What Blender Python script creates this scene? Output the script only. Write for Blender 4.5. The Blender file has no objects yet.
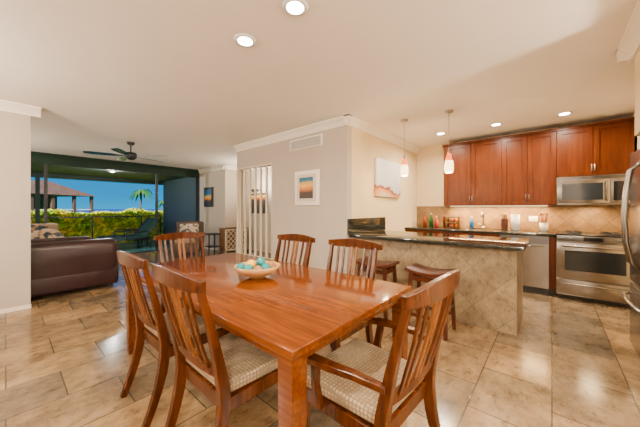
import bpy, bmesh, math, random
from mathutils import Vector, Matrix
random.seed(4)
SC=bpy.context.scene
# ------------------------------------------------------------ materials
def newmat(name):
    m=bpy.data.materials.new(name); m.use_nodes=True
    nt=m.node_tree; b=nt.nodes['Principled BSDF']
    return m,nt,b
def setc(b,k,v):
    if k in b.inputs: b.inputs[k].default_value=v
def pos(nt,scale=(1,1,1),rot=(0,0,0),obj=False):
    if obj:
        g=nt.nodes.new('ShaderNodeTexCoord'); o=g.outputs['Object']
    else:
        g=nt.nodes.new('ShaderNodeNewGeometry'); o=g.outputs['Position']
    mp=nt.nodes.new('ShaderNodeMapping'); mp.inputs['Scale'].default_value=scale; mp.inputs['Rotation'].default_value=rot
    nt.links.new(o,mp.inputs['Vector']); return mp.outputs['Vector']
def noise(nt,vec,scale,detail=4,rough=.55):
    n=nt.nodes.new('ShaderNodeTexNoise'); n.inputs['Scale'].default_value=scale; n.inputs['Detail'].default_value=detail
    n.inputs['Roughness'].default_value=rough
    nt.links.new(vec,n.inputs['Vector']); return n.outputs['Fac']
def ramp(nt,fac,stops):
    r=nt.nodes.new('ShaderNodeValToRGB'); e=r.color_ramp.elements
    while len(e)<len(stops): e.new(.5)
    for i,(p,c) in enumerate(stops):
        e[i].position=p; e[i].color=(*c,1)
    nt.links.new(fac,r.inputs['Fac']); return r.outputs['Color']
def mixc(nt,a,b,fac,mode='MIX'):
    m=nt.nodes.new('ShaderNodeMix'); m.data_type='RGBA'; m.blend_type=mode
    if isinstance(fac,(int,float)): m.inputs[0].default_value=fac
    else: nt.links.new(fac,m.inputs[0])
    nt.links.new(a,m.inputs[6]); nt.links.new(b,m.inputs[7]); return m.outputs[2]
def bump(nt,b,h,strength=.2,dist=.01):
    n=nt.nodes.new('ShaderNodeBump'); n.inputs['Strength'].default_value=strength; n.inputs['Distance'].default_value=dist
    nt.links.new(h,n.inputs['Height']); nt.links.new(n.outputs['Normal'],b.inputs['Normal'])
def M(name,col,rough=.5,metal=0,coat=0,var=.06,nscale=8,emis=None,es=0,bmp=0):
    m,nt,b=newmat(name)
    v=pos(nt,obj=True); f=noise(nt,v,nscale)
    lo=tuple(max(0,c*(1-var)) for c in col); hi=tuple(min(1,c*(1+var)) for c in col)
    nt.links.new(ramp(nt,f,[(.3,lo),(.7,hi)]),b.inputs['Base Color'])
    setc(b,'Roughness',rough); setc(b,'Metallic',metal); setc(b,'Coat Weight',coat); setc(b,'Coat Roughness',.08)
    if emis: setc(b,'Emission Color',(*emis,1)); setc(b,'Emission Strength',es)
    if bmp: bump(nt,b,f,bmp)
    return m
def wood(name,dark,mid,light,scale,rough=.3,coat=.4,nsc=1.6,spec=.5):
    m,nt,b=newmat(name)
    v=pos(nt,scale,obj=True); f=noise(nt,v,nsc,6,.6)
    nt.links.new(ramp(nt,f,[(.34,dark),(.5,mid),(.68,light)]),b.inputs['Base Color'])
    setc(b,'Roughness',rough); setc(b,'Coat Weight',coat); setc(b,'Coat Roughness',.12)
    setc(b,'Specular IOR Level',spec)
    return m
def tile(name,w,h,c1,c2,mort,ms=.004,rough=.25,mode='floor',rot=0,offset=.5,rdark=(.8,.78,.74),bm=.15,freq=2,nsc=5,spec=.5,fine=None):
    m,nt,b=newmat(name)
    if mode=='floor':
        v=pos(nt,rot=(0,0,rot))
    else:
        g=nt.nodes.new('ShaderNodeNewGeometry'); s=nt.nodes.new('ShaderNodeSeparateXYZ'); nt.links.new(g.outputs['Position'],s.inputs[0])
        a=nt.nodes.new('ShaderNodeMath'); a.operation='ADD'; nt.links.new(s.outputs[0],a.inputs[0]); nt.links.new(s.outputs[1],a.inputs[1])
        c=nt.nodes.new('ShaderNodeCombineXYZ'); nt.links.new(a.outputs[0],c.inputs[0]); nt.links.new(s.outputs[2],c.inputs[1])
        mp=nt.nodes.new('ShaderNodeMapping'); mp.inputs['Rotation'].default_value=(0,0,rot); nt.links.new(c.outputs[0],mp.inputs['Vector']); v=mp.outputs['Vector']
    br=nt.nodes.new('ShaderNodeTexBrick'); br.offset=offset; br.offset_frequency=freq; br.squash=1
    for k,c in (('Color1',c1),('Color2',c2),('Mortar',mort)): br.inputs[k].default_value=(*c,1)
    br.inputs['Scale'].default_value=1; br.inputs['Mortar Size'].default_value=ms; br.inputs['Mortar Smooth'].default_value=.2
    br.inputs['Brick Width'].default_value=w; br.inputs['Row Height'].default_value=h; br.inputs['Bias'].default_value=0
    nt.links.new(v,br.inputs['Vector'])
    p=pos(nt); n=noise(nt,p,nsc,9,.7)
    r=ramp(nt,n,[(.38,rdark),(.5,tuple((1+q)/2 for q in rdark)),(.6,(1,1,1))])
    out=mixc(nt,br.outputs['Color'],r,1.0,'MULTIPLY')
    if fine:
        n2=noise(nt,pos(nt,(1,1.6,1)),fine,10,.78)
        out=mixc(nt,out,ramp(nt,n2,[(.38,(.52,.50,.48)),(.47,(.92,.91,.9)),(.56,(1,1,1)),(.66,(1.0,1.0,1.0))]),1.0,'MULTIPLY')
    nt.links.new(out,b.inputs['Base Color'])
    setc(b,'Roughness',rough); setc(b,'Specular IOR Level',spec)
    inv=nt.nodes.new('ShaderNodeMath'); inv.operation='SUBTRACT'; inv.inputs[0].default_value=1; nt.links.new(br.outputs['Fac'],inv.inputs[1])
    bump(nt,b,inv.outputs[0],bm,.003)
    return m
m_table=wood('table_wood',(.075,.0145,0),(.115,.024,0),(.165,.038,0),(34,2.2,34),.12,.0,spec=.38)
m_chair=wood('chair_wood',(.034,.0065,0),(.058,.0118,0),(.088,.019,0),(18,18,2.5),.26,.0,spec=.34)
m_slat=wood('slat_wood',(.09,.023,.001),(.125,.035,.002),(.16,.048,.004),(18,18,2.5),.35,.0,spec=.34)
m_cab=wood('cabinet_wood',(.058,.0095,0),(.084,.015,0),(.115,.0225,0),(16,16,1.6),.36,.0,spec=.22)
m_stool=wood('stool_wood',(.035,.006,.001),(.052,.009,.001),(.075,.014,.002),(18,18,2.5),.35,.0,spec=.4)
m_cream=M('slat_paint',(.66,.56,.42),.5)
m_wall=M('wall_paint_grey',(.46,.39,.315),.8,var=.02,nscale=2)
m_wallL=M('wall_paint_light',(.46,.395,.325),.8,var=.02,nscale=2)
m_wallk=M('wall_paint_cream',(.74,.58,.34),.8,var=.02,nscale=2)
m_ceil=M('ceiling_paint',(.92,.85,.765),.9,var=.01,nscale=3)
m_trim=M('trim_paint',(.88,.79,.67),.5,var=.02)
m_floor=tile('travertine_floor',.56,.42,(.40,.255,.115),(.175,.135,.09),(.09,.065,.04),.0045,.17,rdark=(.50,.48,.46),bm=.15,nsc=2.6,fine=8)
m_pen=tile('travertine_panel',.3,.3,(.36,.26,.145),(.26,.19,.112),(.15,.11,.07),.003,.35,'wall',math.pi/4,0,rdark=(.62,.60,.57),fine=14)
m_bs=tile('backsplash_tile',.17,.17,(.38,.225,.095),(.24,.145,.065),(.12,.075,.04),.003,.3,'wall',math.pi/4,0,rdark=(.65,.63,.6))
m_lanai=tile('lanai_floor_tile',.4,.4,(.08,.26,.27),(.06,.20,.24),(.04,.12,.14),.004,.25)
def granite():
    m,nt,b=newmat('black_granite'); v=pos(nt); f=noise(nt,v,120,3,.7); 
    nt.links.new(ramp(nt,f,[(.45,(.012,.014,.012)),(.6,(.03,.032,.025)),(.72,(.16,.13,.08))]),b.inputs['Base Color'])
    setc(b,'Roughness',.07); return m
m_gran=granite()
def cushion():
    m,nt,b=newmat('seat_fabric'); v=pos(nt,obj=True)
    vo=nt.nodes.new('ShaderNodeTexVoronoi'); vo.inputs['Scale'].default_value=55; vo.inputs['Randomness'].default_value=.15; nt.links.new(v,vo.inputs['Vector'])
    nt.links.new(ramp(nt,vo.outputs['Distance'],[(.2,(.46,.35,.21)),(.5,(.20,.14,.08))]),b.inputs['Base Color'])
    setc(b,'Roughness',.85); bump(nt,b,vo.outputs['Distance'],.3,.004); return m
m_cush=cushion()
m_ss=M('stainless',(.36,.34,.32),.25,1,var=.05,nscale=3)
m_ssd=M('stainless_dark',(.18,.18,.18),.3,1)
m_blk=M('black_gloss',(.012,.012,.014),.08)
m_blkm=M('black_matte',(.02,.02,.02),.5)
m_oven=M('oven_glass',(.02,.025,.03),.12)
m_leather=M('plum_leather',(.022,.008,.010),.34,coat=.0,var=.3,nscale=6,bmp=.1)
m_white=M('white_plastic',(.8,.78,.75),.4)
m_frame_b=M('bronze_frame',(.02,.022,.025),.4)
m_nickel=M('brushed_nickel',(.45,.42,.38),.3,1)
m_shade=M('lamp_glass',(.9,.85,.75),.3,emis=(1,.62,.26),es=6)
m_shade2=M('lamp_glass_orange',(.9,.2,.03),.3,emis=(1,.15,.01),es=2.2)
m_glow=M('downlight_lens',(1,.95,.85),.3,emis=(1,.93,.8),es=40)
m_under=M('undercabinet_lens',(1,.9,.7),.3,emis=(1,.7,.35),es=2)
m_green=M('dark_green_fabric',(.006,.035,.018),.7)
m_wicker=M('dark_wicker',(.06,.035,.02),.6,var=.4,nscale=60,bmp=.4)
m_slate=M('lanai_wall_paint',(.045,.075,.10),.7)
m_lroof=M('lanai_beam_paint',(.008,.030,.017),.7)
m_roof=M('pavilion_shingle',(.085,.045,.03),.8,var=.3,nscale=3)
m_pav=M('pavilion_wall',(.05,.045,.04),.8,var=.3,nscale=3)
m_trunk=M('palm_bark',(.12,.08,.05),.9)
m_palm=M('palm_leaf',(.02,.11,.01),.6)
m_grass=M('grass',(.06,.20,.015),.9,var=.4,nscale=.6)
m_ocean=M('ocean_water',(.0,.04,.22),.5,var=.2,nscale=.02)
def leafmat():
    m,nt,b=newmat('hedge_leaf'); v=pos(nt); f=noise(nt,v,1.8,6,.8)
    nt.links.new(ramp(nt,f,[(.30,(.03,.12,.003)),(.42,(.14,.34,.005)),(.52,(.48,.54,.008)),(.62,(.90,.68,.02)),(.70,(.8,.14,.12))]),b.inputs['Base Color']); setc(b,'Roughness',.6); return m
m_leaf=leafmat()
def patt(name,a,c,scale):
    m,nt,b=newmat(name); v=pos(nt,obj=True)
    f=noise(nt,v,scale,2,.5)
    nt.links.new(ramp(nt,f,[(.42,a),(.46,(.45,.25,.12)),(.50,c)]),b.inputs['Base Color']); setc(b,'Roughness',.9); return m
m_pillow=patt('floral_pillow',(.03,.06,.09),(.50,.44,.34),11)
m_bowl=M('bowl_wood',(.48,.25,.08),.4,var=.2,nscale=20)
m_teal=M('teal_glass',(.0,.18,.20),.2); m_yel=M('lemon_skin',(.75,.36,.0),.4); m_sand=M('woven_ball',(.26,.11,.03),.7,var=.3,nscale=60)
m_console=M('console_wood',(.16,.08,.03),.5,var=.3,nscale=10)
def art1():
    m,nt,b=newmat('sunset_print'); g=nt.nodes.new('ShaderNodeNewGeometry'); s=nt.nodes.new('ShaderNodeSeparateXYZ'); nt.links.new(g.outputs['Position'],s.inputs[0])
    n=noise(nt,pos(nt),6,3); a=nt.nodes.new('ShaderNodeMath'); a.operation='MULTIPLY_ADD'; a.inputs[1].default_value=.10; nt.links.new(n,a.inputs[0]); nt.links.new(s.outputs[2],a.inputs[2])
    mr=nt.nodes.new('ShaderNodeMapRange'); mr.inputs[1].default_value=1.49; mr.inputs[2].default_value=1.87; nt.links.new(a.outputs[0],mr.inputs[0])
    nt.links.new(ramp(nt,mr.outputs[0],[(0,(.03,.02,.02)),(.28,(.05,.02,.01)),(.34,(.25,.06,.01)),(.48,(.7,.22,.01)),(.58,(.8,.42,.04)),(.7,(.5,.35,.08)),(.78,(.01,.14,.24)),(1,(.01,.08,.2))]),b.inputs['Base Color']); return m
m_art1=art1()
def art2():
    m,nt,b=newmat('beach_canvas'); g=nt.nodes.new('ShaderNodeNewGeometry'); s=nt.nodes.new('ShaderNodeSeparateXYZ'); nt.links.new(g.outputs['Position'],s.inputs[0])
    n=noise(nt,pos(nt),3,3); a=nt.nodes.new('ShaderNodeMath'); a.operation='MULTIPLY_ADD'; a.inputs[1].default_value=.5; nt.links.new(n,a.inputs[0]); nt.links.new(s.outputs[2],a.inputs[2])
    mr=nt.nodes.new('ShaderNodeMapRange'); mr.inputs[1].default_value=1.72; mr.inputs[2].default_value=2.4; nt.links.new(a.outputs[0],mr.inputs[0])
    nt.links.new(ramp(nt,mr.outputs[0],[(0,(.6,.5,.4)),(.12,(.75,.30,.08)),(.20,(.2,.03,.02)),(.25,(.6,.6,.62)),(1,(.84,.83,.80))]),b.inputs['Base Color']); return m
m_art2=art2()

# ------------------------------------------------------------ builder
class B:
    def __init__(s,name): s.name=name; s.bm=bmesh.new(); s.m=[]
    def mi(s,m):
        if m not in s.m: s.m.append(m)
        return s.m.index(m)
    def add(s,t,m,smooth=False):
        i=s.mi(m)
        bmesh.ops.recalc_face_normals(t,faces=t.faces)
        for f in t.faces: f.material_index=i; f.smooth=smooth
        me=bpy.data.meshes.new('t'); t.to_mesh(me); t.free(); s.bm.from_mesh(me); bpy.data.meshes.remove(me)
    def box(s,x0,x1,y0,y1,z0,z1,m,r=0,seg=2,rot=None):
        t=bmesh.new(); bmesh.ops.create_cube(t,size=1)
        c=Vector(((x0+x1)/2,(y0+y1)/2,(z0+z1)/2))
        for v in t.verts: v.co=Vector((v.co.x*(x1-x0),v.co.y*(y1-y0),v.co.z*(z1-z0)))
        if r: bmesh.ops.bevel(t,geom=t.edges[:],offset=r,segments=seg,affect='EDGES',profile=.5)
        for v in t.verts:
            if rot: v.co=rot@v.co
            v.co+=c
        s.add(t,m,bool(r) and seg>1)
    def sweep(s,pts,side,w,h,m,smooth=False):
        n=len(pts); pts=[Vector(p) for p in pts]; side=Vector(side)
        W=w if isinstance(w,(list,tuple)) else [w]*n; H=h if isinstance(h,(list,tuple)) else [h]*n
        t=bmesh.new(); rings=[]
        for i,p in enumerate(pts):
            tg=(pts[min(i+1,n-1)]-pts[max(i-1,0)]).normalized()
            sd=(side-tg*side.dot(tg)).normalized(); nr=tg.cross(sd)
            rings.append([t.verts.new(p+sd*a*W[i]/2+nr*b*H[i]/2) for a,b in ((-1,-1),(1,-1),(1,1),(-1,1))])
        for i in range(n-1):
            for k in range(4): t.faces.new((rings[i][k],rings[i][(k+1)%4],rings[i+1][(k+1)%4],rings[i+1][k]))
        t.faces.new(rings[0]); t.faces.new(rings[-1][::-1]); s.add(t,m,smooth)
    def tube(s,pts,r,m,seg=8):
        n=len(pts); pts=[Vector(p) for p in pts]; R=r if isinstance(r,(list,tuple)) else [r]*n
        t=bmesh.new(); rings=[]
        for i,p in enumerate(pts):
            tg=(pts[min(i+1,n-1)]-pts[max(i-1,0)]).normalized()
            a=Vector((0,0,1)) if abs(tg.z)<.9 else Vector((1,0,0))
            sd=tg.cross(a).normalized(); nr=tg.cross(sd)
            rings.append([t.verts.new(p+(sd*math.cos(2*math.pi*k/seg)+nr*math.sin(2*math.pi*k/seg))*R[i]) for k in range(seg)])
        for i in range(n-1):
            for k in range(seg): t.faces.new((rings[i][k],rings[i][(k+1)%seg],rings[i+1][(k+1)%seg],rings[i+1][k]))
        t.faces.new(rings[0]); t.faces.new(rings[-1][::-1]); s.add(t,m,True)
    def lathe(s,prof,c,m,seg=28):
        t=bmesh.new(); rings=[]; c=Vector(c)
        for r,z in prof: rings.append([t.verts.new(c+Vector((r*math.cos(2*math.pi*k/seg),r*math.sin(2*math.pi*k/seg),z))) for k in range(seg)])
        for i in range(len(prof)-1):
            for k in range(seg): t.faces.new((rings[i][k],rings[i][(k+1)%seg],rings[i+1][(k+1)%seg],rings[i+1][k]))
        if prof[0][0]>1e-4: t.faces.new(rings[0])
        if prof[-1][0]>1e-4: t.faces.new(rings[-1])
        bmesh.ops.remove_doubles(t,verts=t.verts[:],dist=1e-5); s.add(t,m,True)
    def ball(s,c,r,m,sc=(1,1,1),seg=14):
        t=bmesh.new(); bmesh.ops.create_uvsphere(t,u_segments=seg,v_segments=seg//2+2,radius=r)
        for v in t.verts: v.co=Vector((v.co.x*sc[0],v.co.y*sc[1],v.co.z*sc[2]))+Vector(c)
        s.add(t,m,True)
    def poly(s,vs,faces,m,smooth=False):
        t=bmesh.new(); q=[t.verts.new(v) for v in vs]
        for f in faces: t.faces.new([q[i] for i in f])
        s.add(t,m,smooth)
    def done(s,loc=(0,0,0),rz=0,bevel=0):
        me=bpy.data.meshes.new(s.name); s.bm.to_mesh(me); s.bm.free()
        for m in s.m: me.materials.append(m)
        o=bpy.data.objects.new(s.name,me); SC.collection.objects.link(o); o.location=loc; o.rotation_euler=(0,0,rz)
        if bevel:
            md=o.modifiers.new('bev','BEVEL'); md.width=bevel; md.segments=2; md.limit_method='ANGLE'; md.angle_limit=math.radians(40)
        return o
def copy(o,loc,rz):
    n=bpy.data.objects.new(o.name.split('.')[0],o.data); SC.collection.objects.link(n); n.location=loc; n.rotation_euler=(0,0,rz)
    for md in o.modifiers:
        q=n.modifiers.new(md.name,'BEVEL'); q.width=md.width; q.segments=2; q.limit_method='ANGLE'; q.angle_limit=md.angle_limit
    return n
def wallbox(name,x0,x1,y0,y1,z0,z1,m):
    b=B(name); b.box(x0,x1,y0,y1,z0,z1,m); return b.done()
CZ=2.60
# ------------------------------------------------------------ shell
wallbox('floor',-2.6,6.0,-2.6,9.2,-.1,0,m_floor)
wallbox('ceiling',-2.6,6.0,-2.6,9.2,CZ,CZ+.12,m_ceil)
wallbox('wall_left',-2.2,.21,5.12,5.27,0,CZ,m_wallL)
wallbox('wall_rear',-2.35,-2.2,-2.35,9.1,0,CZ,m_wallL)
wallbox('wall_near',-2.2,2.8,-2.35,-2.2,0,CZ,m_wallL)
b=B('wall_fridge_alcove'); b.box(2.68,2.8,-2.35,-.5,0,CZ,m_wallk); b.box(2.8,3.95,-1.5,-1.38,0,CZ,m_wallk); b.box(2.8,3.27,-1.38,-.5,1.86,CZ,m_wallk); b.done()
wallbox('wall_kitchen_right',3.83,5.95,-1.0,-.865,0,CZ,m_wallk)
wallbox('wall_kitchen_back',5.83,5.95,-.865,2.35,0,CZ,m_wallk)
wallbox('wall_kitchen_side',3.31,5.83,2.23,2.35,0,CZ,m_wallk)
b=B('wall_partition'); b.box(3.19,3.31,2.231,3.9,0,CZ,m_wall); b.box(3.19,3.31,3.9,5.06,2.13,CZ,m_wall); b.box(3.19,3.31,3.9,5.06,0,.30,m_wall); b.done()
b=B('wall_living_right'); b.box(4.3,4.42,7.45,9.1,0,CZ,m_wall); b.box(4.42,5.12,7.45,7.57,0,CZ,m_wall); b.box(5.0,5.12,2.35,7.45,0,CZ,m_wall); b.done()
# window wall
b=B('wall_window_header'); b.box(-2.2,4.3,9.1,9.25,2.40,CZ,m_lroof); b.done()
b=B('window_1')
for x in (-1.0,.62,3.0,4.22): b.box(x-.03,x+.03,9.12,9.18,0,2.40,m_frame_b)
b.box(-2.2,4.3,9.11,9.19,2.34,2.40,m_lroof); b.box(-2.2,4.3,9.11,9.19,0,.03,m_frame_b); b.done()
# crown
def crown(name,p0,p1,n,m=m_trim,s=1):
    b=B(name); prof=[(0,0),(0,-.115),(.016,-.115),(.022,-.095),(.045,-.06),(.075,-.03),(.09,-.018),(.09,0)]
    vs=[];N=len(prof)
    for p in (p0,p1):
        for a,z in prof: vs.append((p[0]+n[0]*a*s,p[1]+n[1]*a*s,CZ+z*s-.001))
    fs=[(i,(i+1)%N,N+(i+1)%N,N+i) for i in range(N)]+[tuple(range(N)),tuple(range(2*N-1,N-1,-1))]
    b.poly(vs,fs,m); b.done()
crown('trim_1',(3.19,2.14),(3.19,5.06),(-1,0))
crown('trim_2',(3.10,2.23),(5.83,2.23),(0,-1))
crown('trim_3',(-2.2,5.12),(.30,5.12),(0,-1))
crown('trim_4',(.21,5.12),(.21,5.27),(1,0))
crown('trim_5',(4.3,7.36),(4.3,9.1),(-1,0))
crown('trim_6',(4.21,7.45),(5.0,7.45),(0,-1))
crown('trim_7',(2.0,-.5),(3.36,-.5),(0,1))
crown('trim_8',(3.27,-1.38),(3.27,-.41),(1,0))
crown('trim_9',(5.0,2.35),(5.0,7.45),(-1,0))
crown('trim_10',(-2.2,9.1),(4.3,9.1),(0,-1),m_lroof)
# baseboards
def base(name,x0,x1,y0,y1): wallbox(name,x0,x1,y0,y1,0,.05,m_trim)
base('baseboard_left',-2.2,.215,5.105,5.12); base('baseboard_partition',3.175,3.19,2.36,5.06); base('baseboard_living',4.285,4.3,7.45,9.1)
# slat divider
b=B('slat_divider')
for i in range(7):
    y=3.955+i*.178; b.box(3.235,3.262,y-.024,y+.024,.33,2.10,m_cream)
b.box(3.18,3.32,3.905,5.055,.30,.33,m_cream); b.box(3.18,3.32,3.905,5.055,2.10,2.129,m_cream); b.box(3.18,3.32,5.02,5.059,.33,2.10,m_cream); b.done(bevel=.004)
# vent
b=B('air_vent'); b.box(3.165,3.189,2.68,3.40,2.27,2.44,m_trim)
for i in range(9): b.box(3.158,3.166,2.71,3.37,2.285+i*.0155,2.291+i*.0155,m_ssd)
b.done()
# pictures
b=B('framed_picture'); 
b.box(3.165,3.188,2.74,3.28,1.34,1.90,m_trim,.004); b.box(3.158,3.17,2.80,3.22,1.40,1.84,m_cream); b.box(3.154,3.165,2.86,3.16,1.45,1.79,m_art1); b.done()
b=B('canvas_picture'); b.box(3.96,4.88,2.18,2.228,1.49,2.13,m_art2,.004); b.done()
b=B('framed_picture'); b.box(4.26,4.299,8.15,8.72,1.35,1.98,m_blkm); b.box(4.25,4.27,8.22,8.65,1.42,1.91,m_art1); b.done()
b=B('framed_picture'); b.box(4.96,4.999,6.3,7.1,1.15,1.75,m_blkm); b.box(4.95,4.97,6.35,7.05,1.2,1.7,m_art1); b.done()
# ------------------------------------------------------------ dining table
b=B('dining_table'); TX0,TX1,TY0,TY1=.676,1.79,.715,2.90
b.box(TX0,TX1,TY0,TY1,.722,.76,m_table,.006,3)
for y in (1.55,2.07): b.box(TX0+.004,TX1-.004,y-.0015,y+.0015,.7595,.7604,m_chair)
I=.045
b.box(TX0+I,TX0+I+.022,TY0+.08,TY1-.08,.672,.722,m_table); b.box(TX1-I-.022,TX1-I,TY0+.08,TY1-.08,.672,.722,m_table)
b.box(TX0+.08,TX1-.08,TY0+I,TY0+I+.022,.672,.722,m_table); b.box(TX0+.08,TX1-.08,TY1-I-.022,TY1-I,.672,.722,m_table)
for x in (TX0+.06,TX1-.06):
    for y in (TY0+.06,TY1-.06):
        b.sweep([(x,y,0),(x,y,.45),(x,y,.721)],(1,0,0),[.06,.078,.082],[.06,.078,.082],m_table)
b.done(bevel=.005)
# ------------------------------------------------------------ chairs
def chair(arms=False):
    b=B('dining_armchair' if arms else 'dining_chair'); hw=.225
    def post(z):
        if z<.44: return -.215-.11*((.44-z)/.44)**1.7
        return -.215-.125*((z-.44)/.56)**1.25
    zs=[0,.1,.2,.3,.42,.5,.6,.7,.8,.9,.955]
    for sx in (-1,1):
        b.sweep([(sx*(hw-.01+.012*z),post(z),z) for z in zs],(1,0,0),[.032,.034,.036,.038,.04,.04,.036,.034,.032,.03,.028],[.036,.04,.045,.05,.055,.05,.044,.038,.032,.028,.026],m_chair)
        b.sweep([(sx*.222,.205,0),(sx*.222,.205,.25),(sx*.222,.205,.44)],(1,0,0),[.032,.042,.046],[.032,.042,.046],m_chair)
        b.sweep([(sx*.222,-.20,.405),(sx*.222,.2,.405)],(0,0,1),.065,.022,m_chair)
    b.sweep([(-.21,.21,.405),(.21,.21,.405)],(0,0,1),.065,.022,m_chair)
    b.sweep([(-.21,-.205,.405),(.21,-.205,.405)],(0,0,1),.065,.022,m_chair)
    b.box(-.205,.205,-.19,.21,.42,.44,m_chair)
    t=bmesh.new(); bmesh.ops.create_cube(t,size=1)
    for v in t.verts:
        w=.49 if v.co.y>0 else .425
        v.co=Vector((v.co.x*w,v.co.y*.44+.015,v.co.z*.06+.468))
    bmesh.ops.bevel(t,geom=t.edges[:],offset=.022,segments=3,affect='EDGES',profile=.6); b.add(t,m_cush,True)
    N=13; xs=[-.275+.55*i/(N-1) for i in range(N)]
    b.sweep([(x,-.345-.035*(1-(x/.275)**2)+.012,.958+.018*(1-(x/.275)**2)+.012*(abs(x)/.275)**4) for x in xs],(0,0,1),[.046+.034*(1-(x/.275)**2) for x in xs],.024,m_chair,False)
    xs=[-.215+.43*i/8 for i in range(9)]
    b.sweep([(x,post(.56)-.018*(1-(x/.215)**2),.56) for x in xs],(0,0,1),.045,.022,m_chair)
    for x,w,mm in ((-.150,.024,m_chair),(-.095,.024,m_chair),(-.022,.030,m_slat),(.022,.030,m_slat),(.095,.024,m_chair),(.150,.024,m_chair)):
        b.sweep([(x*(1+.12*(z-.57)/.37),post(z)-.018-.01*math.sin((z-.57)/.37*math.pi)-.008*(z-.57)/.37,z) for z in (.57,.64,.72,.80,.88,.945)],(1,0,0),w,.012,mm)
    if arms:
        for sx in (-1,1):
            b.sweep([(sx*.24,post(.64),.625),(sx*.262,-.12,.634),(sx*.275,.0,.628),(sx*.275,.10,.62),(sx*.27,.15,.612)],(1,0,0),[.03,.04,.05,.058,.05],.026,m_chair)
            b.sweep([(sx*.248,.08,.40),(sx*.256,.095,.5),(sx*.272,.08,.61)],(0,1,0),[.045,.038,.04],.026,m_chair)
    return b
c=chair().done((.845,1.32,0),-math.pi/2,.004)
copy(c,(.845,2.0,0),-math.pi/2); copy(c,(1.65,1.32,0),math.pi/2); copy(c,(1.65,2.05,0),math.pi/2); copy(c,(1.30,2.86,0),math.pi)
chair(True).done((1.15,.69,0),math.radians(-3),.004)
# bowl
b=B('decor_bowl'); b.lathe([(0,.0),(.06,0),(.07,.012),(.115,.03),(.155,.062),(.172,.092),(.166,.094),(.148,.066),(.105,.038),(.0,.02)],(0,0,0),m_bowl,32)
pts=[(-.08,0,.075,m_teal),(0,.07,.075,m_sand),(.07,.03,.08,m_yel),(.02,-.07,.078,m_teal),(-.05,-.07,.07,m_sand),(.09,-.05,.08,m_sand),(-.04,.03,.1,m_yel),(.03,.0,.11,m_teal),(-.10,.07,.08,m_teal)]
for x,y,z,m in pts: b.ball((x,y,z),.036,m)
b.done((1.25,1.70,.7606))
# ------------------------------------------------------------ peninsula
b=B('kitchen_peninsula')
b.box(3.36,4.12,.27,2.228,0,.875,m_pen)
b.box(3.22,4.2,.20,2.228,.876,.916,m_gran,.006,2)
b.box(3.195,4.3,2.195,2.229,.917,1.14,m_gran); b.done()
# stools
def stool():
    b=B('bar_stool'); N=11; 
    ys=[-.225+.45*i/(N-1) for i in range(N)]
    b.sweep([(0,y,.605+.035*(abs(y)/.225)**2) for y in ys],(1,0,0),[.29+.03*(1-(abs(y)/.225)**2) for y in ys],.038,m_stool,True)
    for sx in (-1,1):
        for sy in (-1,1): b.sweep([(sx*.155,sy*.195,0),(sx*.12,sy*.165,.60)],(1,0,0),.036,.036,m_stool)
    for sx in (-1,1): b.sweep([(sx*.145,-.185,.17),(sx*.145,.185,.17)],(0,0,1),.035,.02,m_stool); b.sweep([(sx*.125,-.17,.55),(sx*.125,.17,.55)],(0,0,1),.05,.02,m_stool)
    for sy in (-1,1): b.sweep([(-.14,sy*.18,.27),(.14,sy*.18,.27)],(0,0,1),.035,.02,m_stool); b.sweep([(-.12,sy*.168,.55),(.12,sy*.168,.55)],(0,0,1),.05,.02,m_stool)
    return b
s=stool().done((2.95,.98,0),0,.003); copy(s,(2.95,1.62,0),0)
# ------------------------------------------------------------ kitchen
def door(b,x,y0,y1,z0,z1,m=m_cab):
    g=.004; y0+=g;y1-=g;z0+=g;z1-=g; f=.06
    b.box(x-.022,x,y0,y1,z0,z0+f,m); b.box(x-.022,x,y0,y1,z1-f,z1,m); b.box(x-.022,x,y0,y0+f,z0+f,z1-f,m); b.box(x-.022,x,y1-f,y1,z0+f,z1-f,m)
    b.box(x-.006,x,y0+f,y1-f,z0+f,z1-f,m)
b=B('upper_cabinets')
b.box(5.5,5.829,-.05,1.58,1.34,2.47,m_cab); b.box(5.5,5.829,-.84,-.052,1.76,2.47,m_cab)
b.box(5.47,5.829,-.84,1.60,2.47,2.51,m_cab)
for y0,y1 in ((1.11,1.58),(.645,1.11),(.30,.645),(-.05,.30)): door(b,5.499,y0,y1,1.345,2.47)
for y0,y1 in ((-.445,-.055),(-.84,-.445)): door(b,5.499,y0,y1,1.765,2.47)
for y,z in ((1.13,1.42),(1.09,1.42),(.32,1.42),(.28,1.42),(-.43,1.83),(-.46,1.83)): b.tube([(5.478,y,z),(5.455,y,z),(5.455,y,z+.09),(5.478,y,z+.09)],.005,m_nickel,6)
b.done()
b=B('lower_cabinets')
b.box(5.22,5.829,.64,2.229,.1,.875,m_cab); b.box(5.22,5.829,-.04,.03,.1,.875,m_cab); b.box(5.28,5.829,.64,2.229,0,.1,m_blkm); b.box(5.28,5.829,-.04,.03,0,.1,m_blkm)
for y0,y1 in ((.65,1.1),(1.1,1.55),(1.55,2.0)): door(b,5.219,y0,y1,.12,.70); door(b,5.219,y0,y1,.71,.87)
b.box(5.18,5.829,-.045,2.229,.876,.915,m_gran,.004,2)
b.box(5.22,5.829,-.863,-.815,.1,.875,m_cab); b.box(5.18,5.829,-.863,-.815,.876,.915,m_gran)
b.done()
b=B('backsplash'); b.box(5.815,5.8295,-.863,2.228,.916,1.339,m_bs); b.done()
b=B('dishwasher'); b.box(5.20,5.78,.035,.635,.1,.87,m_ss); b.box(5.19,5.2,.045,.625,.12,.74,m_ss); b.box(5.19,5.2,.045,.625,.755,.865,m_ssd); b.box(5.26,5.78,.035,.635,0,.1,m_blkm)
b.tube([(5.19,.09,.73),(5.15,.09,.73),(5.15,.58,.73),(5.19,.58,.73)],.011,m_ss); b.done()
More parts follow.
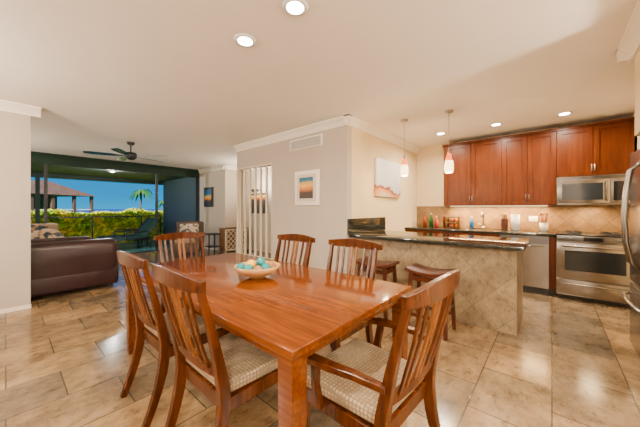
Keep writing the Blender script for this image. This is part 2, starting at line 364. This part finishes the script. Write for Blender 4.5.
b=B('range_oven'); y0,y1=-.812,-.047
b.box(5.20,5.81,y0,y1,.06,.905,m_ss); b.box(5.17,5.81,y0,y1,.905,.925,m_blk,.004,2); b.box(5.24,5.8,y0+.01,y1-.01,0,.06,m_blkm)
b.box(5.165,5.2,y0+.003,y1-.003,.825,.905,m_ssd,.008,2); b.box(5.16,5.166,-.52,-.33,.84,.89,m_blk)
b.box(5.17,5.2,y0+.005,y1-.005,.30,.81,m_ss,.008,2); b.box(5.162,5.172,y0+.09,y1-.09,.42,.70,m_oven)
b.tube([(5.17,y0+.06,.765),(5.12,y0+.06,.765),(5.12,y1-.06,.765),(5.17,y1-.06,.765)],.014,m_ss,10)
b.box(5.17,5.2,y0+.005,y1-.005,.08,.285,m_ss,.008,2); b.tube([(5.17,y0+.06,.235),(5.13,y0+.06,.235),(5.13,y1-.06,.235),(5.17,y1-.06,.235)],.012,m_ss,10)
for y in (-.75,-.66,-.20,-.11):
    b.tube([(5.165,y,.865),(5.14,y,.865)],.018,m_ssd,14)
for x in (5.35,5.62):
    for y in (-.62,-.24):
        b.lathe([(.085,0),(.085,.012),(.07,.012),(.07,0)],(x,y,.925),m_blkm,20)
        for a in range(4): b.box(x-.09,x+.09,y-.005,y+.005,.938,.95,m_blkm,rot=Matrix.Rotation(a*math.pi/4,3,'Z'))
b.done()
b=B('microwave'); y0,y1=-.81,-.055
b.box(5.44,5.81,y0,y1,1.345,1.755,m_ss); b.box(5.425,5.441,y0+.2,y1-.003,1.365,1.70,m_ss,.004,2); b.box(5.418,5.427,y0+.27,y1-.06,1.41,1.65,m_oven)
b.box(5.425,5.441,y0+.003,y0+.195,1.365,1.70,m_ss,.004,2); b.box(5.418,5.427,y0+.02,y0+.17,1.40,1.66,m_blk); 
for i in range(4): b.box(5.43,5.441,y0+.01,y1-.01,1.712+i*.01,1.716+i*.01,m_blk)
b.tube([(5.42,y0+.235,1.40),(5.39,y0+.235,1.40),(5.39,y0+.235,1.66),(5.42,y0+.235,1.66)],.010,m_ss); b.done()
b=B('refrigerator'); b.box(2.90,3.81,-1.34,-.62,.02,1.79,m_ssd); b.box(2.905,3.35,-.62,-.55,.62,1.79,m_ss,.015,3); b.box(3.36,3.805,-.62,-.55,.62,1.79,m_ss,.015,3); b.box(2.905,3.805,-.62,-.55,.04,.60,m_ss,.015,3)
for x in (3.31,3.40):
    b.tube([(x,-.55,.78),(x,-.49,.84),(x,-.465,1.0),(x,-.455,1.2),(x,-.465,1.42),(x,-.49,1.6),(x,-.55,1.66)],.014,m_ss,10)
b.tube([(3.0,-.55,.52),(3.05,-.49,.52),(3.35,-.47,.52),(3.65,-.49,.52),(3.71,-.55,.52)],.014,m_ss,10); b.done()
# counter items
b=B('paper_towel_holder'); b.lathe([(0,0),(.07,0),(.07,.012),(.0,.012)],(0,0,0),m_ssd); b.lathe([(.0,.013),(.062,.013),(.062,.27),(.018,.27),(.0,.262)],(0,0,0),m_white); b.lathe([(0,.26),(.008,.26),(.008,.31),(.014,.32),(0,.33)],(0,0,0),m_ssd); b.done((5.62,.47,.916))
b=B('kitchen_faucet'); b.lathe([(0,0),(.03,0),(.025,.03),(.014,.05),(0,.05)],(0,0,0),m_nickel); b.tube([(0,0,.03),(0,0,.22),(-.02,0,.27),(-.07,0,.30),(-.13,0,.28),(-.16,0,.22)],.013,m_nickel,10); b.tube([(0,.03,.05),(0,.08,.1)],.008,m_nickel); b.done((5.68,.95,.916))
def bottle(name,loc,m,m2,h=.24,r=.032):
    b=B(name); b.lathe([(0,0),(r,0),(r,h*.6),(r*.8,h*.68),(r*.35,h*.78),(r*.35,h*.95),(0,h*.95)],(0,0,0),m,16); b.lathe([(0,h*.94),(r*.4,h*.94),(r*.4,h),(0,h)],(0,0,0),m2,12); b.done(loc)
m_amb=M('amber_glass',(.25,.05,.005),.1); m_redc=M('red_cap',(.5,.03,.02),.4); m_blue=M('blue_soap',(.02,.15,.45),.2); m_gg=M('green_glass',(.02,.12,.03),.1)
bottle('oil_bottle',(5.62,1.98,.916),m_amb,m_blkm,.30,.038); bottle('vinegar_bottle',(5.66,1.87,.916),m_gg,m_white,.27,.036); bottle('dish_soap_bottle',(5.68,1.14,.916),m_blue,m_white,.22,.036); bottle('sauce_bottle',(5.64,1.76,.916),m_redc,m_white,.22,.035)
b=B('knife_block'); b.box(-.05,.05,-.045,.045,.0,.2,m_stool) 
for i in range(3):
    for j in range(2): b.box(-.03+j*.04,-.015+j*.04,-.03+i*.025,-.018+i*.025,.2,.27,m_blkm)
b.done((5.62,.62,.916))
b=B('spice_rack'); b.box(-.05,.05,-.14,.14,0,.012,m_cab); b.box(-.05,.05,-.14,.14,.11,.122,m_cab); b.box(-.05,.05,-.14,-.13,0,.22,m_cab); b.box(-.05,.05,.13,.14,0,.22,m_cab)
for k in range(2):
    for i in range(5): b.lathe([(0,0),(.02,0),(.02,.06),(0,.06)],(0,-.1+i*.05,.013+k*.11),(m_yel,m_amb,m_redc,m_green,m_sand)[i],10); b.lathe([(0,.061),(.02,.061),(.02,.078),(0,.078)],(0,-.1+i*.05,.013+k*.11),m_blkm,10)
b.done((5.7,1.50,.916))
b=B('outlet_plate'); b.box(5.806,5.814,.18,.30,1.07,1.16,m_white,.003); b.done()
b=B('utensil_crock'); b.lathe([(0,0),(.05,0),(.06,.14),(.052,.14),(.045,.01),(0,.01)],(0,0,0),m_white)
for i in range(5): a=i*1.3; b.tube([(.01*math.cos(a),.01*math.sin(a),.02),(.045*math.cos(a),.045*math.sin(a),.27)],.006,m_slat); b.ball((.047*math.cos(a),.047*math.sin(a),.28),.018,m_slat,(1,.6,1.4),8)
b.done((5.68,.10,.916))
# ------------------------------------------------------------ lights (fixtures)
def alight(name,loc,size,e,col=(1,.84,.63),spread=math.radians(160)):
    l=bpy.data.lights.new(name,'AREA'); l.shape='DISK'; l.size=size; l.energy=e; l.color=col; l.spread=spread
    o=bpy.data.objects.new(name,l); SC.collection.objects.link(o); o.location=loc; return o
def plight(name,loc,r,e,col=(1,.84,.64)):
    l=bpy.data.lights.new(name,'POINT'); l.shadow_soft_size=r; l.energy=e; l.color=col
    o=bpy.data.objects.new(name,l); SC.collection.objects.link(o); o.location=loc; return o
DL=[(1.23,1.27),(1.22,1.82),(5.02,-.13),(4.97,.66),(4.94,1.47),(-.9,1.3),(-.9,-.8),(1.2,-.9)]  # the ones behind the camera are unseen, added for fill
for i,(x,y) in enumerate(DL):
    b=B('recessed_downlight'); b.lathe([(.055,-.008),(.080,-.010),(.086,0),(.055,0)],(0,0,0),m_white,28); b.lathe([(0,-.010),(.056,-.010),(.056,-.004),(0,-.004)],(0,0,0),m_glow,28); b.done((x,y,CZ-.001))
    alight('downlight_lamp',(x,y,CZ-.016),.03,34 if x<4 else 40)
for (x,y) in ((3.85,1.66),(3.88,1.05)):
    b=B('pendant_lamp'); b.lathe([(0,0),(.055,0),(.055,-.018),(.02,-.03),(0,-.03)],(0,0,CZ-.001),m_nickel); b.tube([(0,0,CZ-.03),(0,0,2.05)],.004,m_nickel,6)
    b.lathe([(0,2.07),(.014,2.07),(.018,2.03),(.0,2.03)],(0,0,0),m_nickel)
    b.lathe([(.016,2.035),(.03,1.99),(.046,1.93)],(0,0,0),m_shade2); b.lathe([(.046,1.93),(.056,1.87),(.058,1.82),(.050,1.775),(.035,1.765),(0,1.765)],(0,0,0),m_shade)
    b.done((x,y,0)); plight('pendant_bulb',(x,y,1.70),.04,20,(1,.70,.38))
b=B('undercabinet_light'); b.box(5.62,5.68,.05,1.5,1.325,1.339,m_under); b.done()
l=bpy.data.lights.new('undercabinet_lamp','AREA'); l.shape='RECTANGLE'; l.size=.06; l.size_y=1.45; l.energy=55; l.color=(1,.62,.24)
o=bpy.data.objects.new('undercabinet_lamp',l); SC.collection.objects.link(o); o.location=(5.65,.78,1.32)
alight('hood_lamp',(5.6,-.43,1.335),.2,10,(1,.68,.34))
def fill_uplight(loc,e):  # unseen uplights, added to brighten the ceiling and rooms
    b=B('added_fill_uplight'); b.lathe([(0,0),(.14,0),(.14,.02),(.02,.04),(.012,.06),(.012,1.72),(.03,1.74),(.15,1.82),(.16,1.83),(.145,1.825),(.03,1.76),(0,1.755)],(0,0,0),m_nickel); b.done(loc); plight('added_fill_bulb',(loc[0],loc[1],1.98),.12,e,(1,.865,.70))
fill_uplight((-1.5,-1.3,0),450); fill_uplight((-1.4,3.6,0),280); fill_uplight((2.35,-1.7,0),300); fill_uplight((-1.3,7.6,0),210); fill_uplight((4.6,6.4,0),75)
# ceiling fan
m_blade=M('fan_blade',(.01,.09,.16),.25)  # bluish reflection put into the blade colour
b=B('ceiling_fan'); b.lathe([(0,0),(.07,0),(.06,-.04),(.015,-.06),(.012,-.19),(.09,-.20),(.11,-.24),(.10,-.30),(.06,-.34),(0,-.35)],(0,0,CZ-.001),m_frame_b)
for i in range(5):
    a=i*2*math.pi/5+.35; d=Vector((math.cos(a),math.sin(a),0)); sd=Vector((-math.sin(a),math.cos(a),.18))
    b.sweep([d*.1+Vector((0,0,2.33)),d*.2+Vector((0,0,2.33)),d*.3+Vector((0,0,2.33)),d*.6+Vector((0,0,2.33)),d*.72+Vector((0,0,2.33))],sd,[.03,.06,.12,.14,.10],.008,m_blade)
b.done((1.62,6.35,0))
# ------------------------------------------------------------ living
b=B('leather_sofa')
b.box(-1.0,1.22,5.42,6.32,.06,.34,m_leather,.04,3); b.box(-1.0,1.22,5.42,5.68,.2,.80,m_leather,.10,5)
b.box(.93,1.24,5.44,6.34,.10,.64,m_leather,.11,5); b.box(-1.02,-.70,5.44,6.34,.10,.64,m_leather,.11,5)
b.box(-.70,.11,5.64,6.33,.32,.48,m_leather,.06,4); b.box(.12,.93,5.64,6.33,.32,.48,m_leather,.06,4)
b.box(-.70,.11,5.60,5.86,.46,.84,m_leather,.09,4); b.box(.12,.93,5.60,5.86,.46,.84,m_leather,.09,4)
for x in (-.9,1.12):
    for y in (5.5,6.24): b.box(x-.03,x+.03,y-.03,y+.03,0,.07,m_blkm)
b.done()
b=B('throw_pillow'); b.ball((0,0,0),.24,m_pillow,(1,.32,.9),20); o=b.done((.42,6.02,.76)); o.rotation_euler=(math.radians(-14),math.radians(12),0)
m_str=patt('striped_fabric',(.03,.09,.14),(.45,.35,.24),7)
b=B('accent_chair')
b.box(-.34,.34,-.34,.34,.14,.36,m_leather,.04,3); b.box(-.33,.33,-.30,.30,.36,.48,m_str,.05,3); b.box(-.33,.33,.22,.36,.40,.98,m_str,.06,4)
for sx in (-1,1): b.box(sx*.36-.05,sx*.36+.05,-.34,.34,.14,.62,m_leather,.04,3)
for x in (-.3,.3):
    for y in (-.3,.3): b.box(x-.025,x+.025,y-.025,y+.025,0,.15,m_blkm)
b.done((.62,7.75,0),math.radians(35))
b=B('wicker_armchair')
b.box(-.36,.36,-.36,.38,.12,.36,m_wicker,.03); b.box(-.36,.36,.28,.40,.3,.92,m_wicker,.05,3); b.box(-.38,-.27,-.36,.36,.3,.62,m_wicker,.04,3); b.box(.27,.38,-.36,.36,.3,.62,m_wicker,.04,3)
b.box(-.27,.27,-.34,.28,.35,.47,m_cush,.04,3); b.box(-.25,.25,.16,.29,.47,.86,m_pillow,.05,3)
for x in (-.32,.32):
    for y in (-.32,.34): b.box(x-.025,x+.025,y-.025,y+.025,0,.14,m_wicker)
b.done((3.28,7.65,0),math.radians(-35))
b=B('side_table'); b.box(-.2,.2,-.2,.2,.52,.55,m_blkm); b.box(-.18,.18,-.18,.18,.15,.17,m_blkm)
for x in (-.18,.18):
    for y in (-.18,.18): b.box(x-.015,x+.015,y-.015,y+.015,0,.52,m_blkm)
b.done((4.02,7.72,0))
b=B('lattice_console'); W=.36
b.box(-W,W,-.18,.18,.70,.73,m_console); b.box(-W+.02,W-.02,-.10,.17,.08,.70,m_console)
for x in (-W+.01,-.015,W-.04): b.box(x,x+.03,-.17,-.14,0,.70,m_cream)
for x in (-W+.01,W-.04): b.box(x,x+.03,.14,.17,0,.70,m_console)
b.box(-W+.01,W-.01,-.17,-.14,.08,.12,m_cream); b.box(-W+.01,W-.01,-.17,-.14,.66,.70,m_cream)
for cx in (-.175,.17):
    for k in range(-1,5):
        for sg in (-1,1):
            x0,x1,z0,z1=cx-.15,cx+.15,.12,.66
            zc=.12+k*.15
            xa,za=(x0,zc) if sg>0 else (x1,zc)
            t0=max(0,(z0-za)); t1=min(.30,z1-za)
            if t1-t0>.03: b.sweep([(xa+sg*t0,-.155,za+t0),(xa+sg*t1,-.155,za+t1)],(0,1,0),.012,.016,m_cream)
b.done((4.42,7.2,0))
# ------------------------------------------------------------ outside
wallbox('lanai_floor',-3.0,4.6,9.2,12.4,-.1,-.01,m_lanai)
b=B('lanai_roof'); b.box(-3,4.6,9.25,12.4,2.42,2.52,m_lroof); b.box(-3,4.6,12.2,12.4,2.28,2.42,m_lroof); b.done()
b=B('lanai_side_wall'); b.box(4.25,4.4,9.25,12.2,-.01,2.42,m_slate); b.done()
b=B('lanai_railing')
b.box(-3,4.25,12.32,12.36,.98,1.02,m_frame_b); b.box(-3,4.25,12.32,12.36,.08,.11,m_frame_b)
for x in (-2.5,-1,.5,2.0,3.5,4.2): b.box(x-.02,x+.02,12.32,12.36,-.01,1.0,m_frame_b)
b.done()
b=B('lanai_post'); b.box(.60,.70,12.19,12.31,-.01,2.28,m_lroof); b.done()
def chaise(loc,rz):
    b=B('chaise_lounge')
    b.box(-.32,.32,-.95,.35,.30,.36,m_green,.02); b.box(-.32,.32,-.02,.86,.57,.63,m_green,.02,rot=Matrix.Rotation(math.radians(50),3,'X')) 
    for x in (-.33,.33):
        b.tube([(x,-.95,.32),(x,.4,.32)],.022,m_blkm); b.tube([(x,-.8,.32),(x,-.85,0)],.022,m_blkm); b.tube([(x,.3,.32),(x,.35,0)],.022,m_blkm)
        b.tube([(x,-.4,.32),(x,-.42,.55),(x,.2,.55),(x,.35,.45)],.02,m_blkm); b.tube([(x,.12,.26),(x,.72,.98)],.022,m_blkm)
    b.done(loc,rz)
chaise((2.75,10.45,-.01),math.radians(-75)); chaise((3.0,11.55,-.01),math.radians(-80))
b=B('patio_table'); b.lathe([(0,.44),(.28,.44),(.28,.46),(0,.46)],(0,0,0),m_frame_b); 
for i in range(3): a=i*2.09; b.tube([(.24*math.cos(a),.24*math.sin(a),0),(.05*math.cos(a),.05*math.sin(a),.44)],.015,m_frame_b)
b.done((1.3,10.6,-.01))
b=B('added_lanai_fixture'); b.lathe([(0,0),(.14,0),(.13,-.05),(.06,-.08),(0,-.085)],(0,0,2.419),m_frame_b); b.done((2.0,9.6,0)); plight('added_lanai_fill',(2.0,9.6,2.25),.06,110,(1,.97,.9))  # fixture and light added to brighten the lanai
b=B('lawn'); b.box(-60,80,12.4,60,-.3,-.12,m_grass); b.done()
b=B('ocean'); b.box(-3000,3000,60.2,6000,-3,-1.2,m_ocean); b.done()
b=B('hedge')
t=bmesh.new(); bmesh.ops.create_cube(t,size=1); bmesh.ops.subdivide_edges(t,edges=t.edges[:],cuts=14,use_grid_fill=True)
def htop(x): return .07*math.sin(x*2.1)+.05*math.sin(x*5.3+1)
for v in t.verts: 
    x=v.co.x*7.6+2.9; v.co=Vector((x+random.uniform(-.07,.07),v.co.y*.9+13.9+random.uniform(-.09,.09),max(-.119,v.co.z*1.16+.46+htop(x)*(v.co.z+.5)+random.uniform(-.08,.08))))
b.add(t,m_leaf)
vs=[];fs=[]
for i in range(9000):
    x=random.uniform(-.9,6.7); 
    if random.random()<.6: y=13.42+random.uniform(-.16,.05); z=random.uniform(0,1.08)
    else: y=random.uniform(13.4,14.3); z=1.01+htop(x)+random.uniform(-.03,.16)
    c=Vector((x,y,z)); a=Vector((random.uniform(-1,1),random.uniform(-1,1),random.uniform(-1,1))).normalized(); q=a.cross(Vector((random.uniform(-1,1),.3,random.uniform(-1,1)))).normalized()
    k=len(vs); vs+= [c+a*.09,c+q*.04,c-a*.09,c-q*.04]; fs.append((k,k+1,k+2,k+3))
b.poly(vs,fs,m_leaf); b.done()
b=B('pavilion')
b.poly([(-2.4,-2,2.3),(2.4,-2,2.3),(2.4,2,2.3),(-2.4,2,2.3),(-.4,0,3.4),(.4,0,3.4)],[(0,1,5,4),(1,2,5),(2,3,4,5),(3,0,4),(3,2,1,0)],m_roof)
b.box(-1.2,1.2,.2,1.4,-.119,2.25,m_pav)
for x in (-2.1,-.8,.7,2.1):
    for y in (-1.82,1.82): b.box(x-.09,x+.09,y-.08,y+.08,-.119,2.3,m_roof)
b.box(-2.1,2.1,-1.85,-1.78,.8,.9,m_trim); b.box(-2.1,2.1,-1.85,-1.78,1.2,1.26,m_trim)
b.done((1.75,28.5,0),math.radians(35))
def palm(loc,h,s):
    b=B('palm_tree'); b.tube([(0,0,-.119),(.1,0,h*.5),(.25,.1,h)],[.14,.1,.08],m_trunk)
    for i in range(18):
        a=i*2*math.pi/18; L=s*random.uniform(.8,1.1); up=random.uniform(.2,.9)
        ps=[Vector((.25+math.cos(a)*L*t,.1+math.sin(a)*L*t,h+up*L*t-1.2*L*t*t)) for t in (0,.25,.5,.75,1)]
        b.sweep(ps,(-math.sin(a),math.cos(a),0),[.05,.22,.26,.2,.03],.02,m_palm)
    b.done(loc)
palm((9.6,34.5,0.03),3.3,1.3); palm((12.8,37,0.03),2.2,1.1)
b=B('garden_shrub'); 
for i in range(10): b.ball((i*1.1,random.uniform(-.4,.4),.5),.75,m_leaf,(1.2,1,.8),12)
b.done((-1.5,21,0))
# ------------------------------------------------------------ world / sun
w=bpy.data.worlds.new('w'); SC.world=w; w.use_nodes=True; nt=w.node_tree; bg=nt.nodes['Background']
tc=nt.nodes.new('ShaderNodeTexCoord'); sp=nt.nodes.new('ShaderNodeSeparateXYZ'); nt.links.new(tc.outputs['Generated'],sp.inputs[0])
nt.links.new(ramp(nt,sp.outputs[2],[(0,(.005,.36,.72)),(.04,(0,.28,.64)),(.3,(0,.17,.54)),(1,(.01,.1,.45))]),bg.inputs['Color']); bg.inputs['Strength'].default_value=1.35
l=bpy.data.lights.new('sun','SUN'); l.energy=15; l.angle=.01; l.color=(1,.94,.84); o=bpy.data.objects.new('sun',l); SC.collection.objects.link(o); o.rotation_euler=(math.radians(42),0,math.radians(-30))
# ------------------------------------------------------------ camera
cam=bpy.data.cameras.new('camera'); co=bpy.data.objects.new('camera',cam); SC.collection.objects.link(co)
cam.sensor_width=36; cam.sensor_fit='HORIZONTAL'; cam.lens=270*36/640; cam.clip_start=.02; cam.clip_end=8000
yaw=math.atan2(.6517,.7585)-math.pi/2
co.location=(0,0,1.28); co.rotation_euler=(math.pi/2,0,yaw); cam.shift_y=-4.5/640
SC.camera=co
